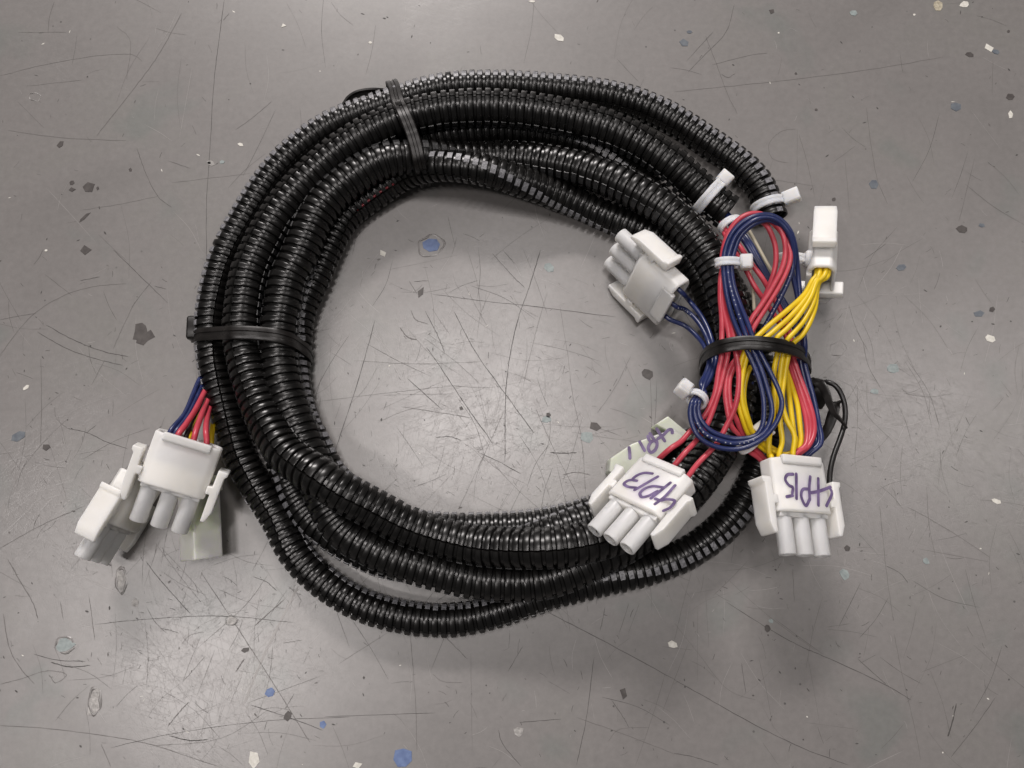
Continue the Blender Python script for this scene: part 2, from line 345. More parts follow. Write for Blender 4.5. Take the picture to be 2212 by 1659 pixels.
# scratches: thin strips a few hundredths of a millimetre proud of the coat
def strip_into(vs, fs, pts, wmm, z):
    p = [P(a, b) for a, b in pts]; m = len(p); base = len(vs)
    for i, q in enumerate(p):
        T = (p[min(i+1, m-1)]-p[max(i-1, 0)]); T.z = 0; T.normalize(); N = Vector((-T.y, T.x, 0))
        f = (1 if 0 < i < m-1 else .25)*random.uniform(.6, 1.2)
        vs += [q+N*(wmm*.0005*f)+Vector((0, 0, z)), q-N*(wmm*.0005*f)+Vector((0, 0, z))]
    for i in range(m-1): fs.append((base+2*i, base+2*i+1, base+2*i+3, base+2*i+2))
def curve_pts(pts, n=8, jit=0):
    q = [Vector((a, b, 0)) for a, b in pts]
    c = catmull(q, n)
    return [(v.x+random.uniform(-jit, jit), v.y+random.uniform(-jit, jit)) for v in c]
F1 = conv(0, 0, .34180); F2 = conv(1456., 0, .34180); F3 = conv(0, 1092., .34180); F4 = conv(1456., 1092., .34180); F5 = conv(702.1, 1092., .34180); F7 = conv(648.1, 540., .34180); F6 = conv(0, 540., .26044)
named = [ # (points, width mm, tone)
 (F1([(1418,0),(1385,240),(1352,520),(1330,900),(1305,1300),(1306,1640)]),.16,'d'),(F1([(865,935),(920,1090),(1005,1250),(1085,1310)]),.16,'d'),(F1([(510,1330),(760,1290),(1000,1240)]),.12,'m'),
 (F1([(0,480),(300,405),(700,345),(850,350),(900,390)]),.14,'m'),(F1([(1150,80),(1000,350),(830,580),(610,860)]),.22,'m'),(F1([(1720,640),(1600,740),(1490,820)]),.16,'m'),(F1([(110,205),(420,203)]),.12,'m'),
 (F1([(50,825),(380,870),(800,890)]),.2,'m'),(F1([(170,545),(520,505)]),.12,'m'),(F1([(110,640),(280,810)]),.12,'m'),(F1([(1060,1015),(1205,1065)]),.12,'d'),(F1([(1085,1155),(1590,1095)]),.12,'m'),(F1([(620,1480),(800,1650)]),.14,'m'),(F1([(1410,130),(1448,85)]),.12,'d'),(F1([(1215,790),(1240,850)]),.2,'m'),(F1([(740,170),(820,250),(800,500)]),.12,'m'),
 (F2([(380,30),(330,200),(200,340),(90,455)]),.14,'d'),(F2([(250,200),(75,390)]),.12,'d'),(F2([(200,230),(270,410),(340,600),(400,720)]),.22,'m'),(F2([(0,580),(500,530),(850,490),(1300,430),(1700,360)]),.16,'m'),(F2([(240,410),(500,345),(590,335)]),.16,'m'),
 (F2([(770,815),(680,830),(600,910),(620,1000),(720,1030)]),.14,'m'),(F2([(1215,680),(1250,950),(1290,1150),(1350,1290)]),.18,'m'),(F2([(790,850),(840,1020),(890,1250)]),.16,'m'),(F2([(780,820),(775,1240)]),.12,'m'),(F2([(1000,1030),(1150,920)]),.14,'m'),(F2([(620,1135),(890,1175)]),.12,'m'),(F2([(1080,1000),(1110,1350)]),.14,'m'),(F2([(2015,380),(2010,600)]),.14,'m'),(F2([(1900,1000),(1800,1400)]),.2,'m'),(F2([(1200,1640),(1340,1540)]),.12,'d'),(F2([(300,470),(340,490),(385,465)]),.14,'d'),
 (F3([(0,270),(250,130),(540,0)]),.2,'m'),(F3([(50,340),(140,500),(210,620),(240,720)]),.3,'m'),(F3([(920,350),(1020,480),(1210,690)]),.18,'d'),(F3([(600,750),(1040,710),(1440,700),(1850,740)]),.16,'d'),(F3([(0,1390),(300,1410),(700,1460),(950,1510),(1380,1650)]),.18,'m'),(F3([(700,1530),(1100,1440),(1700,1360),(2210,1335)]),.14,'d'),(F3([(1070,1455),(1200,1485),(1310,1480)]),.3,'d'),(F3([(1060,1395),(1130,1310),(1195,1240)]),.34,'m'),
 (F3([(320,990),(440,1020),(570,1010)]),.3,'d'),(F3([(215,940),(350,975),(540,985)]),.2,'d'),(F3([(20,680),(60,900),(130,1030),(220,1130)]),.2,'m'),(F3([(0,1130),(150,1090),(300,1045),(420,1070),(350,1120),(310,1070)]),.2,'m'),(F3([(1600,450),(1680,480),(1750,540)]),.18,'d'),(F3([(1020,775),(1130,805)]),.16,'d'),(F3([(1145,880),(1200,820),(1290,800)]),.16,'m'),(F3([(1160,1110),(1300,950)]),.16,'m'),
 (F3([(1885,510),(1790,700),(1640,1010),(1540,1260)]),.75,'l'),(F3([(1800,590),(1610,760)]),.35,'m'),(F3([(1490,1050),(1545,970)]),.4,'m'),(F3([(1580,1260),(1800,1330),(2040,1420)]),.18,'d'),(F3([(1250,900),(1560,620),(1700,430)]),.14,'m'),(F3([(1270,420),(1500,770),(1700,1080),(1960,1500)]),.18,'m'),(F3([(1560,1250),(2030,1075)]),.14,'m'),(F3([(380,600),(400,720)]),.14,'m'),(F3([(560,560),(600,850)]),.14,'m'),(F3([(1790,870),(1910,850)]),.18,'m'),(F3([(1800,1290),(1860,1185)]),.14,'d'),(F3([(950,1520),(1400,1470),(1700,1290)]),.12,'m'),(F3([(2210,900),(2060,480)]),.14,'m'),(F3([(640,1510),(700,1650)]),.14,'m'),
 (F4([(0,1100),(250,1240),(520,1390),(830,1540),(1100,1640)]),.18,'d'),(F4([(330,610),(600,780),(800,890),(940,950),(1330,1130),(1500,1230)]),.18,'d'),(F4([(1160,970),(1260,1060),(1340,1130)]),.14,'d'),(F4([(640,720),(940,940)]),.14,'m'),(F4([(1500,20),(1760,170),(2000,330)]),.16,'m'),(F4([(425,995),(455,1185)]),.16,'d'),(F4([(2030,1215),(1900,1400),(1750,1590)]),.14,'d'),(F4([(1785,1250),(1750,1400),(1730,1460)]),.4,'d'),(F4([(110,420),(50,650),(0,860)]),.14,'m'),(F4([(1300,0),(1340,400),(1385,730)]),.14,'m'),(F4([(1340,380),(1430,430),(1480,490)]),.16,'d'),(F4([(1390,810),(1440,1060),(1520,1400),(1560,1610)]),.14,'m'),(F4([(0,1565),(130,1590),(280,1640)]),.16,'d'),(F4([(200,560),(220,900)]),.12,'m'),(F4([(750,400),(760,610)]),.16,'m'),(F4([(330,460),(600,700),(900,920)]),.10,'m'),(F4([(560,1500),(660,1640)]),.12,'m'),(F4([(840,1155),(855,1175)]),.3,'d'),(F4([(1850,760),(1890,830)]),.14,'m'),(F4([(960,770),(1110,745)]),.14,'m'),(F4([(0,740),(150,930),(350,1170),(520,1230)]),.12,'m'),
 (F5([(1400,670),(1730,840),(2210,1100)]),.2,'d'),(F5([(1230,1370),(1490,1350)]),.16,'d'),(F5([(1155,1050),(1250,890)]),.14,'d'),(F5([(1700,960),(1650,1350),(1590,1640)]),.16,'d'),(F5([(1590,1340),(1850,1430),(2210,1570)]),.16,'m'),(F5([(1095,1420),(1120,1500),(1240,1650)]),.16,'d'),(F5([(1810,1230),(1880,1330),(1920,1400)]),.14,'d'),(F5([(540,830),(575,1300),(580,1560)]),.16,'m'),(F5([(0,1335),(700,1310)]),.14,'d'),(F5([(680,1065),(740,1110),(870,1120)]),.16,'m'),(F5([(760,830),(900,970)]),.16,'d'),(F5([(80,1005),(400,800)]),.14,'m'),(F5([(1740,790),(1770,640)]),.16,'d'),(F5([(2150,1060),(2080,1300),(1960,1650)]),.12,'m'),(F5([(920,930),(930,1560)]),.12,'m'),(F5([(1790,1490),(1850,1420),(2050,1400)]),.12,'m'),(F5([(1410,1110),(1550,1190)]),.12,'m'),
 (F7([(1520,0),(1450,230),(1380,430),(1330,650),(1300,900),(1295,1340)]),.24,'d'),(F7([(1215,20),(1330,150),(1420,240)]),.18,'d'),(F7([(840,280),(1140,320),(1500,360),(2000,425)]),.18,'d'),(F7([(790,385),(870,540),(915,650)]),.24,'d'),(F7([(800,615),(900,760),(1060,1000),(1220,1225)]),.26,'d'),(F7([(975,390),(1100,630),(1290,900),(1480,1160)]),.22,'d'),(F7([(475,440),(370,820),(225,1260)]),.2,'d'),(F7([(675,810),(900,1010)]),.2,'d'),(F7([(1140,1285),(1260,1340),(1395,1415)]),.22,'d'),(F7([(690,195),(740,280)]),.14,'d'),(F7([(720,200),(810,193)]),.16,'d'),(F7([(700,380),(730,440),(815,470)]),.3,'m'),(F7([(630,490),(680,550),(740,570)]),.4,'m'),(F7([(1560,270),(1470,600),(1410,860)]),.14,'m'),(F7([(1640,350),(1690,650),(1720,900),(1780,1200),(1805,1540)]),.16,'m'),(F7([(2090,670),(1990,870),(1880,1030)]),.16,'m'),(F7([(860,1185),(950,1180),(1020,1205)]),.24,'d'),(F7([(1580,1280),(1660,1285),(1750,1280)]),.3,'d'),(F7([(1660,1420),(1740,1405),(1830,1420)]),.3,'m'),(F7([(340,700),(750,720),(1150,705)]),.14,'m'),(F7([(90,960),(500,910),(950,860)]),.12,'m'),(F7([(790,560),(1000,720),(1150,860)]),.14,'m'),(F7([(640,990),(900,1030),(1080,1060)]),.2,'m'),(F7([(1290,1020),(1100,1430),(1000,1640)]),.14,'m'),(F7([(1490,1000),(1600,1250),(1780,1600)]),.18,'m'),(F7([(200,650),(330,730)]),.14,'m'),(F7([(1040,220),(1180,480)]),.12,'m'),(F7([(1280,0),(1360,90)]),.14,'d'),
 (F6([(0,870),(270,540),(550,370),(800,300),(1050,280)]),.18,'m'),(F6([(380,620),(600,740),(850,840),(1065,885)]),.24,'d'),(F6([(310,680),(560,820),(820,910),(1020,958)]),.2,'d'),(F6([(370,200),(600,380)]),.2,'m'),(F6([(940,0),(1140,195),(1390,440)]),.18,'d'),(F6([(0,580),(150,550),(300,525)]),.14,'d'),(F6([(665,255),(830,222)]),.18,'d'),(F6([(1280,300),(1385,325)]),.16,'d'),(F6([(340,900),(345,1250),(335,1620)]),.16,'m'),(F6([(560,1480),(720,1515),(880,1590),(1060,1650)]),.2,'d'),(F6([(720,1515),(800,1450)]),.16,'d'),(F6([(1010,860),(1018,910)]),.14,'d'),(F6([(870,910),(760,1120)]),.16,'m'),(F6([(450,1300),(470,1400),(560,1480)]),.14,'m'),(F6([(1120,430),(1000,680),(940,820)]),.14,'m'),(F6([(940,1240),(935,1380)]),.12,'m'),(F6([(1370,1380),(1280,1620)]),.14,'m')]
buf = dict(d=([], []), m=([], []), l=([], []))
for pts, w_, t in named: strip_into(*buf[t], curve_pts(pts, 8, .5), w_, .00006)
def dens(u, v):
    g = lambda cx, cy, sx, sy: math.exp(-((u-cx)/sx)**2-((v-cy)/sy)**2)
    return .10+.9*g(1050, 830, 330, 300)+.75*g(480, 1330, 260, 220)+.55*g(1900, 950, 300, 330)+.35*g(230, 950, 220, 220)+.25*g(1700, 1350, 400, 200)
cnt = 0
while cnt < 1700:
    u = random.uniform(-60, 2272); v = random.uniform(-40, 1700)
    if random.random() > dens(u, v): continue
    cnt += 1
    L_ = random.choice([6, 8, 10, 14, 20, 40, 70, 110, 160]); a = random.gauss(1.35, .9); bend = random.uniform(-.25, .25)
    dx, dy = math.cos(a)*L_, math.sin(a)*L_
    t = random.choices('dml', [.24, .46, .30] if L_ > 15 else [.5, .3, .2])[0]
    strip_into(*buf[t], curve_pts([(u, v), (u+dx*.5-dy*bend*.3, v+dy*.5+dx*bend*.3), (u+dx, v+dy)], 4), random.uniform(.06, .13) if L_ > 30 else random.uniform(.07, .17), .00003+.00002*random.random())
buf['w'] = ([], [])
for _ in range(420):                                   # grit and pinholes too small to pick apart
    u = random.uniform(-40, 2250); v = random.uniform(-30, 1690); t = random.choices('dmw', [.62, .26, .12])[0]
    a = random.uniform(0, 3.1); l = random.uniform(1.2, 4.5)
    strip_into(*buf[t], [(u-math.cos(a)*l, v-math.sin(a)*l), (u, v), (u+math.cos(a)*l, v+math.sin(a)*l)], random.uniform(.2, .7), .00005)
for t, m in (('w', M_white), ('d', M_scr_d), ('m', M_scr_m), ('l', M_scr_l)):
    o = mesh_obj('scratches', *buf[t], m, fl, smooth=False); o['kind'] = 'stuff'

# ------------------------------------------------------------------ corrugated conduits
def conduit(name, ctrl, r, pitch, label, m_tab):
    """ctrl = [(u, v, z mm, mould-mark angle deg)]; ribs, slit and the two rows of mould marks"""
    path = Path([P(*c[:3]) for c in ctrl], [c[3] for c in ctrl], n=12, smooth=14)
    depth = .0010
    prof = [(0., r-.00030), (.045, r-.00007), (.11, r), (.53, r), (.595, r-.00007), (.64, r-.00030), (.69, r-depth), (.95, r-depth)]
    NA = 30; offs = [-3.2, 0, 3.2]+[3.2+(360-6.4)*k/(NA-2) for k in range(1, NA-2)]; NA = len(offs)
    vs = []; fs = []; tv = []; tf = []
    n = int(path.len/pitch); up = Vector((0, 0, 1))
    def frame(d):
        c, T, e = path.at(d)
        N = (up-T*up.dot(T)).normalized(); return c, T, N, T.cross(N), e
    rows = 0
    for i in range(n):
        wob = 1+random.uniform(-.016, .016); jp = random.uniform(-.035, .035)
        for f, rad in prof:
            c, T, N, B, e = frame((i+f+jp)*pitch)
            for k, o in enumerate(offs):
                a = math.radians(e-80+o); q = rad*wob if rad > r-depth*.9 else rad
                if k == 1: q -= .0007
                vs.append(c+(N*math.cos(a)+B*math.sin(a))*q)
            rows += 1
        for side in (0, 180):
            c0 = frame((i+.04)*pitch); c1 = frame((i+.63)*pitch)
            if random.random() < .03: continue
            e = (c0[4]+side) % 360
            if 100 < e < 260: continue                        # underside, pressed on the floor
            hw = 15+random.uniform(-2, 2); base = len(tv); rr = r+.00016+random.uniform(-.00005, .00005)
            for cc in (c0, c1):
                for a in (e-hw, e-hw+2, e, e+hw-2, e+hw):
                    q = rr if abs(a-e) < hw-.5 else r-.0002
                    a_ = math.radians(a); tv.append(cc[0]+(cc[2]*math.cos(a_)+cc[3]*math.sin(a_))*q)
            for k in range(4): tf.append((base+k, base+k+1, base+k+6, base+k+5))
            tf.append((base+4, base+3, base+2, base+1, base)); tf.append((base+5, base+6, base+7, base+8, base+9))
    for i in range(rows-1):
        for k in range(NA):
            a = i*NA+k; b = i*NA+(k+1) % NA; fs.append((a, b, b+NA, a+NA))
    o = mesh_obj(name, vs, fs, M_black)
    try: o.data.set_sharp_from_angle(angle=math.radians(38))
    except Exception: pass
    # inner wall so that the cut ends read as a tube
    sol = o.modifiers.new('wall', 'SOLIDIFY'); sol.thickness = .0005; sol.offset = -1
    props(o, label, 'conduit')
    t = mesh_obj('mould_marks', tv, tf, m_tab, o, smooth=False); t['kind'] = 'stuff'
    return o, path
SM = [(1668,472,6.5,15),(1650,420,6,15),(1631,387,6,15),(1590,348,5.4,16),(1530,307,5.4,18),(1445,252,5.4,20),(1344,212,5.4,21),(1211,193,5.4,21),(1065,184,5.4,21),(947,191,5.4,22),(831,227,5.4,24),(708,274,5.4,27),(606,356,5.4,31),(532,464,5.4,36),(489,545,5.4,40),
 (471,599,5.4,43),(459,657,5.4,46),(455,704,5.4,50),(457,745,5.4,55),(463,792,5.4,60),(481,862,5.4,66),(498,921,5.4,71),(516,979,5.4,76),(529,1006,5.4,78),(564,1065,5.4,82),(599,1120,5.4,86),(633,1189,5.4,98),(688,1249,5.4,108),(779,1306,5.4,117),(899,1337,5.4,122),(1005,1337,5.4,126),(1099,1312,5.4,132),(1180,1284,5.4,140),(1260,1262,5.4,160),(1330,1246,5.4,175),(1406,1227,5.4,192),(1491,1192,5.4,200),(1579,1121,5.4,208),(1630,1037,5.4,220),(1655,950,5.4,235),(1654,850,5.4,250),(1628,760,5.4,265),
 (1595,660,5.4,280),(1545,575,5.4,300),(1492,511,5.4,310),(1440,453,5.4,320),(1381,385,5.4,330),(1300,326,5.4,340),(1200,292,5.4,350),(1100,281,5.4,355),(1012,284,5.4,360),(917,299,5.4,365),(830,330,5.4,365),(750,378,5.4,365),(680,434,5.4,365),(628,493,5.4,362),(596,555,5.4,360),(582,610,5.4,358),(572,657,5.4,356),(567,704,5.4,354),(567,742,5.4,352),(570,790,5.4,350),(576,850,5.4,352),(588,920,5.4,358),(610,996,5.4,380),(635,1062,5.4,400),(668,1116,5.4,420),(729,1164,5.4,435),(794,1199,5.4,440),(867,1220,5.6,445),(960,1220,6.5,450),(1060,1198,10,450),(1165,1161,14.5,455),(1250,1129,15,460),(1340,1102,14,470),(1420,1062,13,480),(1490,1008,13,490),(1532,940,12,500),(1554,860,10,510),(1558,780,8,520),(1552,710,7,530),
 (1533,640,6,545),(1505,585,5.6,560),(1460,537,5.4,580),(1400,502,5.4,600),(1312,468,5.4,640),(1250,441,6,650),(1196,419,8,660),(1114,388,13,690),(1060,371,15,712),(1006,361,15,730),(950,358,13.5,742),(900,366,10,752),(861,384,7,760),(806,422,5.4,762),(750,463,5.4,760),(712,527,5.4,745),(682,599,5.4,722),(654,657,5.4,705),(642,704,5.4,690),(639,742,5.4,685),(635,804,5.4,665),(642,862,5.4,660),(661,921,5.4,658),(684,965,5.4,655),(711,1020,5.4,655),(745,1056,5.4,655),(803,1100,5.4,650),(870,1130,5.4,645),(937,1142,5.4,640),(1073,1142,5.4,640),(1154,1136,5.4,640),(1242,1118,5.4,640),(1320,1090,5.4,640),(1400,1052,5.4,640),(1468,1000,5.4,640),(1520,925,5.4,640)]
LG = [(1573,460,13,95),(1558,449,13,95),(1528,425,13,95),(1479,381,14,95),(1450,354,15,95),(1342,287,16,93),(1203,248,16,90),(1065,231,16,90),(968,235,16,92),(929,241,16,92),(854,261,15.5,94),(751,314,15,96),(669,382,14.6,98),(598,466,14.6,100),(551,556,14.6,100),(535,599,14.6,100),(526,657,14.6,100),(522,704,14.6,100),(525,745,14.6,100),(535,792,15,100),(557,862,16,98),(583,921,18,95),(618,979,21,92),(655,1008,23,90),(691,1032,24.5,90),(745,1066,24,90),(800,1095,22,88),(886,1140,19.5,88),(994,1172,19,88),(1060,1182,20.5,88),(1174,1184,24.5,88),(1271,1172,23.5,88),(1350,1146,21,90),(1430,1101,20,95),(1490,1054,19,100),(1516,1022,18.5,102),(1549,972,18,106),(1576,915,18,110),(1592,850,18,120),(1594,760,18,130),(1583,690,18,135),
 (1567,635,18,119),(1548,582,17.5,120),(1526,545,17,120),(1508,520,17,120),(1479,488,17,120),(1443,456,17,119),(1399,427,16.5,118),(1340,396,15,118),(1260,366,12,120),(1170,347,9,120),(1094,342,7,135),(1035,345,7,150),(980,345,9,180),(910,340,12.5,205),(838,345,14.6,215),(792,365,14.6,222),(724,415,14.6,235),(687,460,14.6,245),(660,519,14.6,255),(643,561,14.6,262),(623,599,14.6,265),(611,657,14.6,268),(603,704,14.6,270),(602,757,14.6,270),(606,804,14.6,270),(621,862,14.6,270),(643,921,14.6,270),(660,965,14.8,270),(685,1025,15,268),(705,1085,15.5,266),(741,1143,16,266),(800,1180,16,266),(867,1210,15.5,266),(1000,1246,14.5,266),(1060,1255,14.5,266),(1148,1256,14.5,266),(1221,1238,14.5,266),(1280,1210,14,266),(1338,1182,12,266),(1400,1141,9,266),(1460,1090,7,266),(1510,1035,6.3,266),(1550,972,6.3,266),(1580,905,6.3,266)]
small, small_path = conduit('corrugated_conduit', SM, .0055, .00282, 'thinner black corrugated conduit coiled as the outermost and innermost turns, with pale mould marks', M_tab)
large, large_path = conduit('corrugated_conduit', LG, .00632, .00300, 'thicker black corrugated conduit riding on top of the thinner one in the coil', M_tab2)

# ------------------------------------------------------------------ connectors
def rotvec(w):
    v = Vector(w); return Matrix.Rotation(v.length, 3, v.normalized())
POSE = {'P15': ((87.4, -45.3, 27.8), (-.578, -.305, -3.091)), 'P13': ((37.1, -44.2, 30.9), (-.71, .689, 2.333)),
        'LL': ((-106.8, -37.2, 21.4), (-.491, .326, -3.407)), 'LT': ((43.2, 36.8, 12.7), (.195, -1.132, .744)),
        'TR': ((105.1, 44.8, 15.6), (.985, 4.275, -.317)), 'LL2': ((-127.6, -48.2, 14.5), (-2.509, .331, -2.501))}
MAT4 = {k: Matrix.Translation(Vector(p)*.001) @ rotvec(w).to_4x4() for k, (p, w) in POSE.items()}
def E(k, x, y, z=0): return MAT4[k] @ (Vector((x, y, z))*.001)
def prism(bm, pts, axis, a, b, s=.001):
    """extrude polygon pts (2 coords, mm) along axis ('x','y','z') from a to b"""
    def mk(p, c):
        return Vector({'z': (p[0], p[1], c), 'y': (p[0], c, p[1]), 'x': (c, p[0], p[1])}[axis])*s
    A = [bm.verts.new(mk(p, a)) for p in pts]; B = [bm.verts.new(mk(p, b)) for p in pts]
    n = len(pts); bm.faces.new(A); bm.faces.new(B[::-1])
    for i in range(n): bm.faces.new((A[i], B[i], B[(i+1) % n], A[(i+1) % n]))
HEX = [(-7.7, 4.4), (7.7, 4.4), (10.2, 2.6), (10.2, -2.6), (7.7, -4.4), (-7.7, -4.4), (-10.2, -2.6), (-10.2, 2.6)]
def housing_mesh():
    bm = bmesh.new(); s = .001
    loops = [(1, 1, 0), (1, 1, -16.6), (.86, .74, -16.6), (.86, .74, -8)]
    R = [[bm.verts.new(Vector((x*a, y, z*c))*s) for x, z in HEX] for a, c, y in loops]
    n = len(HEX); bm.faces.new(R[0]); bm.faces.new(R[-1][::-1])
    for A, B in zip(R, R[1:]):
        for i in range(n): bm.faces.new((A[i], A[(i+1) % n], B[(i+1) % n], B[i]))
    return bm
def tube_bm(r, r_in, y0, y1, seg=24):
    bm = bmesh.new(); s = .001
    rings = [(r, y0), (r, y1-.25), (r-.2, y1), (r_in, y1), (r_in, y0+2)]
    R = [[bm.verts.new(Vector((math.cos(2*math.pi*k/seg)*q, y, math.sin(2*math.pi*k/seg)*q))*s) for k in range(seg)] for q, y in rings]
    for A, B in zip(R, R[1:]):
        for k in range(seg): bm.faces.new((A[k], A[(k+1) % seg], B[(k+1) % seg], B[k]))
    bm.faces.new(R[-1]); return bm
def wing_bm(sx):
    bm = bmesh.new()
    pts = [(9.9, -4.8), (11.4, -4.8), (11.5, -10.3), (14.7, -10.3), (14.6, -9.0), (13.9, -8.2), (13.8, 3.2), (12.5, 6.6), (11.3, 6.6), (11.3, -2.2), (9.9, -2.2)]
    prism(bm, [(x*sx, y) for x, y in pts], 'z', -3.7, 3.7)
    for v in bm.verts:                                  # the free ends narrow in height
        if v.co.y > .006: v.co.z *= .93
    return bm
protos = {}
def connector(key, label, rim=True, mat_=M_nylon, tl=12.4):
    t = bpy.data.objects.new('plug_connector', None); COL.objects.link(t); t.matrix_world = MAT4[key]; t.empty_display_size = .005
    props(t, label, 'connector')
    bm_obj('housing', housing_mesh(), M_inked if key in ('P13', 'P15') else mat_, t, bevel=.0007)
    for x in (-6.35, 0, 6.35):
        o = bm_obj('terminal_tube', tube_bm(2.62, 1.95, -.6, tl), mat_, t, smooth=True); o.location.x = x*.001
        bm = bmesh.new(); prism(bm, [(-.12, -.9), (.12, -.9), (.12, .9), (-.12, .9)], 'y', tl-6.4, tl-1.2); q = bm_obj('contact', bm, M_cream, o)
    for sx in (-1, 1): bm_obj('latch_wing', wing_bm(sx), mat_, t, bevel=.0003)
    if rim:
        bm = bmesh.new(); prism(bm, [(-17.2, 3.6), (-14.4, 3.6), (-14.4, 4.75), (-15, 5.3), (-17.2, 5.3)], 'x', -7.3, 7.3); bm_obj('collar', bm, mat_, t, bevel=.00025)
    else:
        bm = bmesh.new(); prism(bm, [(-17.6, 2.9), (-12.5, 2.9), (-12.5, 4.7), (-17.6, 4.7)], 'x', -6.6, 6.6); bm_obj('collar', bm, mat_, t, bevel=.0005)
    # front fillets between the tubes
    bm = bmesh.new(); prism(bm, [(-9, -2.6), (9, -2.6), (9, 2.6), (-9, 2.6)], 'y', -.5, 1.3); bm_obj('front_step', bm, mat_, t, bevel=.0003)
    return t
def pen(key, thing, strokes, wmm, zl=4.4):
    Mi = MAT4[key].inverted(); vs = []; fs = []
    for si, st in enumerate(strokes):
        st = catmull([Vector((a, b, 0)) for a, b in st], 6) if len(st) > 2 else [Vector((st[0][0]+(st[1][0]-st[0][0])*k/6, st[0][1]+(st[1][1]-st[0][1])*k/6, 0)) for k in range(7)]
        q = []
        for p in st:
            d = CF*FPX+CR*(p.x-W/2)-CU*(p.y-H/2); o_ = Mi @ CAM; dl = Mi.to_3x3() @ d
            h = o_+dl*((zl*.001-o_.z)/dl.z); q.append(Vector((h.x, h.y, 0)))
        m = len(q); base = len(vs); zz = zl*.001+.00004+.00001*si
        T0 = (q[1]-q[0]).normalized(); T1 = (q[-1]-q[-2]).normalized()
        q = [q[0]-T0*wmm*.00045, q[0]-T0*wmm*.0003]+q+[q[-1]+T1*wmm*.0003, q[-1]+T1*wmm*.00045]; m = len(q)
        for i, p in enumerate(q):
            T = (q[min(i+1, m-1)]-q[max(i-1, 0)]).normalized(); N = Vector((-T.y, T.x, 0))
            f = {0: .35, 1: .8, m-2: .8, m-1: .35}.get(i, 1)
            vs += [p+N*wmm*.0005*f+Vector((0, 0, zz)), p-N*wmm*.0005*f+Vector((0, 0, zz))]
        for i in range(m-1): fs.append((base+2*i, base+2*i+1, base+2*i+3, base+2*i+2))
    return mesh_obj('handwriting', vs, fs, M_ink, thing, smooth=False)
c13 = connector('P13', 'white plug connector with 4P13 written in purple ink, three red wires')
pen('P13', c13, [Z4([(570,727),(510,722),(450,745),(424,772),(455,780)]), Z4([(424,772),(385,782),(362,803),(385,822),(452,832)]), B7([(1405,25),(1065,222)]),
     B7([(1590,115),(1450,230),(1305,345)]), B7([(1480,185),(1330,168),(1200,212),(1142,275),(1165,325),(1260,312),(1400,240)]), B7([(1660,155),(1510,320),(1365,430)]), B7([(1370,352),(1450,378),(1540,360),(1655,385),(1590,480),(1490,530)])], 1.0)
c15 = connector('P15', 'white plug connector with 4P15 written in purple ink, yellow wires entering')
pen('P15', c15, [B6([(1740,725),(1655,735),(1625,800),(1680,890),(1735,920),(1728,1010)]), B6([(1645,1058),(1735,1040)]), B6([(1787,722),(1790,1085)]), B6([(1992,762),(1978,920),(1985,1100)]),
     B6([(1975,945),(1885,950),(1858,1030),(1895,1150),(1930,1190),(1985,1090)]), B6([(2110,790),(2112,1185)]), B6([(2005,1000),(2110,980),(2290,915)]), Z4([(1872,828),(1892,868),(1852,965)])], 1.0)
connector('LL', 'white plug connector without writing, lying beside the coil on another connector')
connector('LL2', 'white plug connector on its narrow side beneath the unmarked connector outside the coil', rim=False)
connector('LT', 'white plug connector resting inside the coil with three blue wires', rim=False)
tr = connector('TR', 'white plug connector standing on its narrow side with yellow wires outside the coil', rim=False, tl=6.2)
bm = bmesh.new(); prism(bm, [(-17.5, -7.4), (-12.5, -7.4), (-12.5, 7.4), (-17.5, 7.4)], 'x', -6, -3); bm_obj('flange', bm, M_nylon, tr, bevel=.0004)

# connector marked 4P17 lying low under the 4P13 one
def slab(name, pts, z0, z1, m, parent):
    bm = bmesh.new(); A = [bm.verts.new(P(u, v, z1)) for u, v in pts]
    B = [bm.verts.new(Vector((a.co.x, a.co.y, z0*.001))) for a in A]; n = len(A)
    bm.faces.new(A); bm.faces.new(B[::-1])
    for i in range(n): bm.faces.new((A[i], B[i], B[(i+1) % n], A[(i+1) % n]))
    return bm_obj(name, bm, m, parent, bevel=.0004)
t17 = bpy.data.objects.new('cap_connector', None); COL.objects.link(t17); t17.empty_display_size = .005
props(t17, 'greenish white connector with 4P17 handwriting, half hidden under the 4P13 connector', 'connector')
slab('housing', C4([(1290,330),(1545,520),(780,1060),(420,1300),(160,1080),(190,850),(560,600)]), .3, 12, M_green_shaded, t17)
slab('collar', C4([(985,250),(1205,105),(1640,465),(1600,560),(1290,410)]), .5, 11.2, M_green_shaded, t17)
def pen_flat(strokes, z, wmm, parent):
    vs = []; fs = []
    for si, st in enumerate(strokes):
        q = catmull([P(a, b, z+.03+.01*si) for a, b in st], 6); m = len(q); base = len(vs)
        for i, p in enumerate(q):
            T = (q[min(i+1, m-1)]-q[max(i-1, 0)]).normalized(); N = Vector((-T.y, T.x, 0)); f = .5 if i in (0, m-1) else 1
            vs += [p+N*wmm*.0005*f, p-N*wmm*.0005*f]
        for i in range(m-1): fs.append((base+2*i, base+2*i+1, base+2*i+3, base+2*i+2))
    return mesh_obj('handwriting', vs, fs, M_ink, parent, smooth=False)
pen_flat([C4([(990,310),(1060,420),(1160,570)]), C4([(1280,430),(1270,350),(1220,350),(1110,450),(1000,520)]), C4([(870,395),(920,470),(1010,590)]), C4([(990,520),(1010,600),(980,700),(900,750),(855,680),(900,570),(990,530)]), C4([(840,440),(880,560)]), C4([(690,540),(740,630),(800,740)]), C4([(510,640),(525,750),(530,880)])], 12, 1.05, t17)
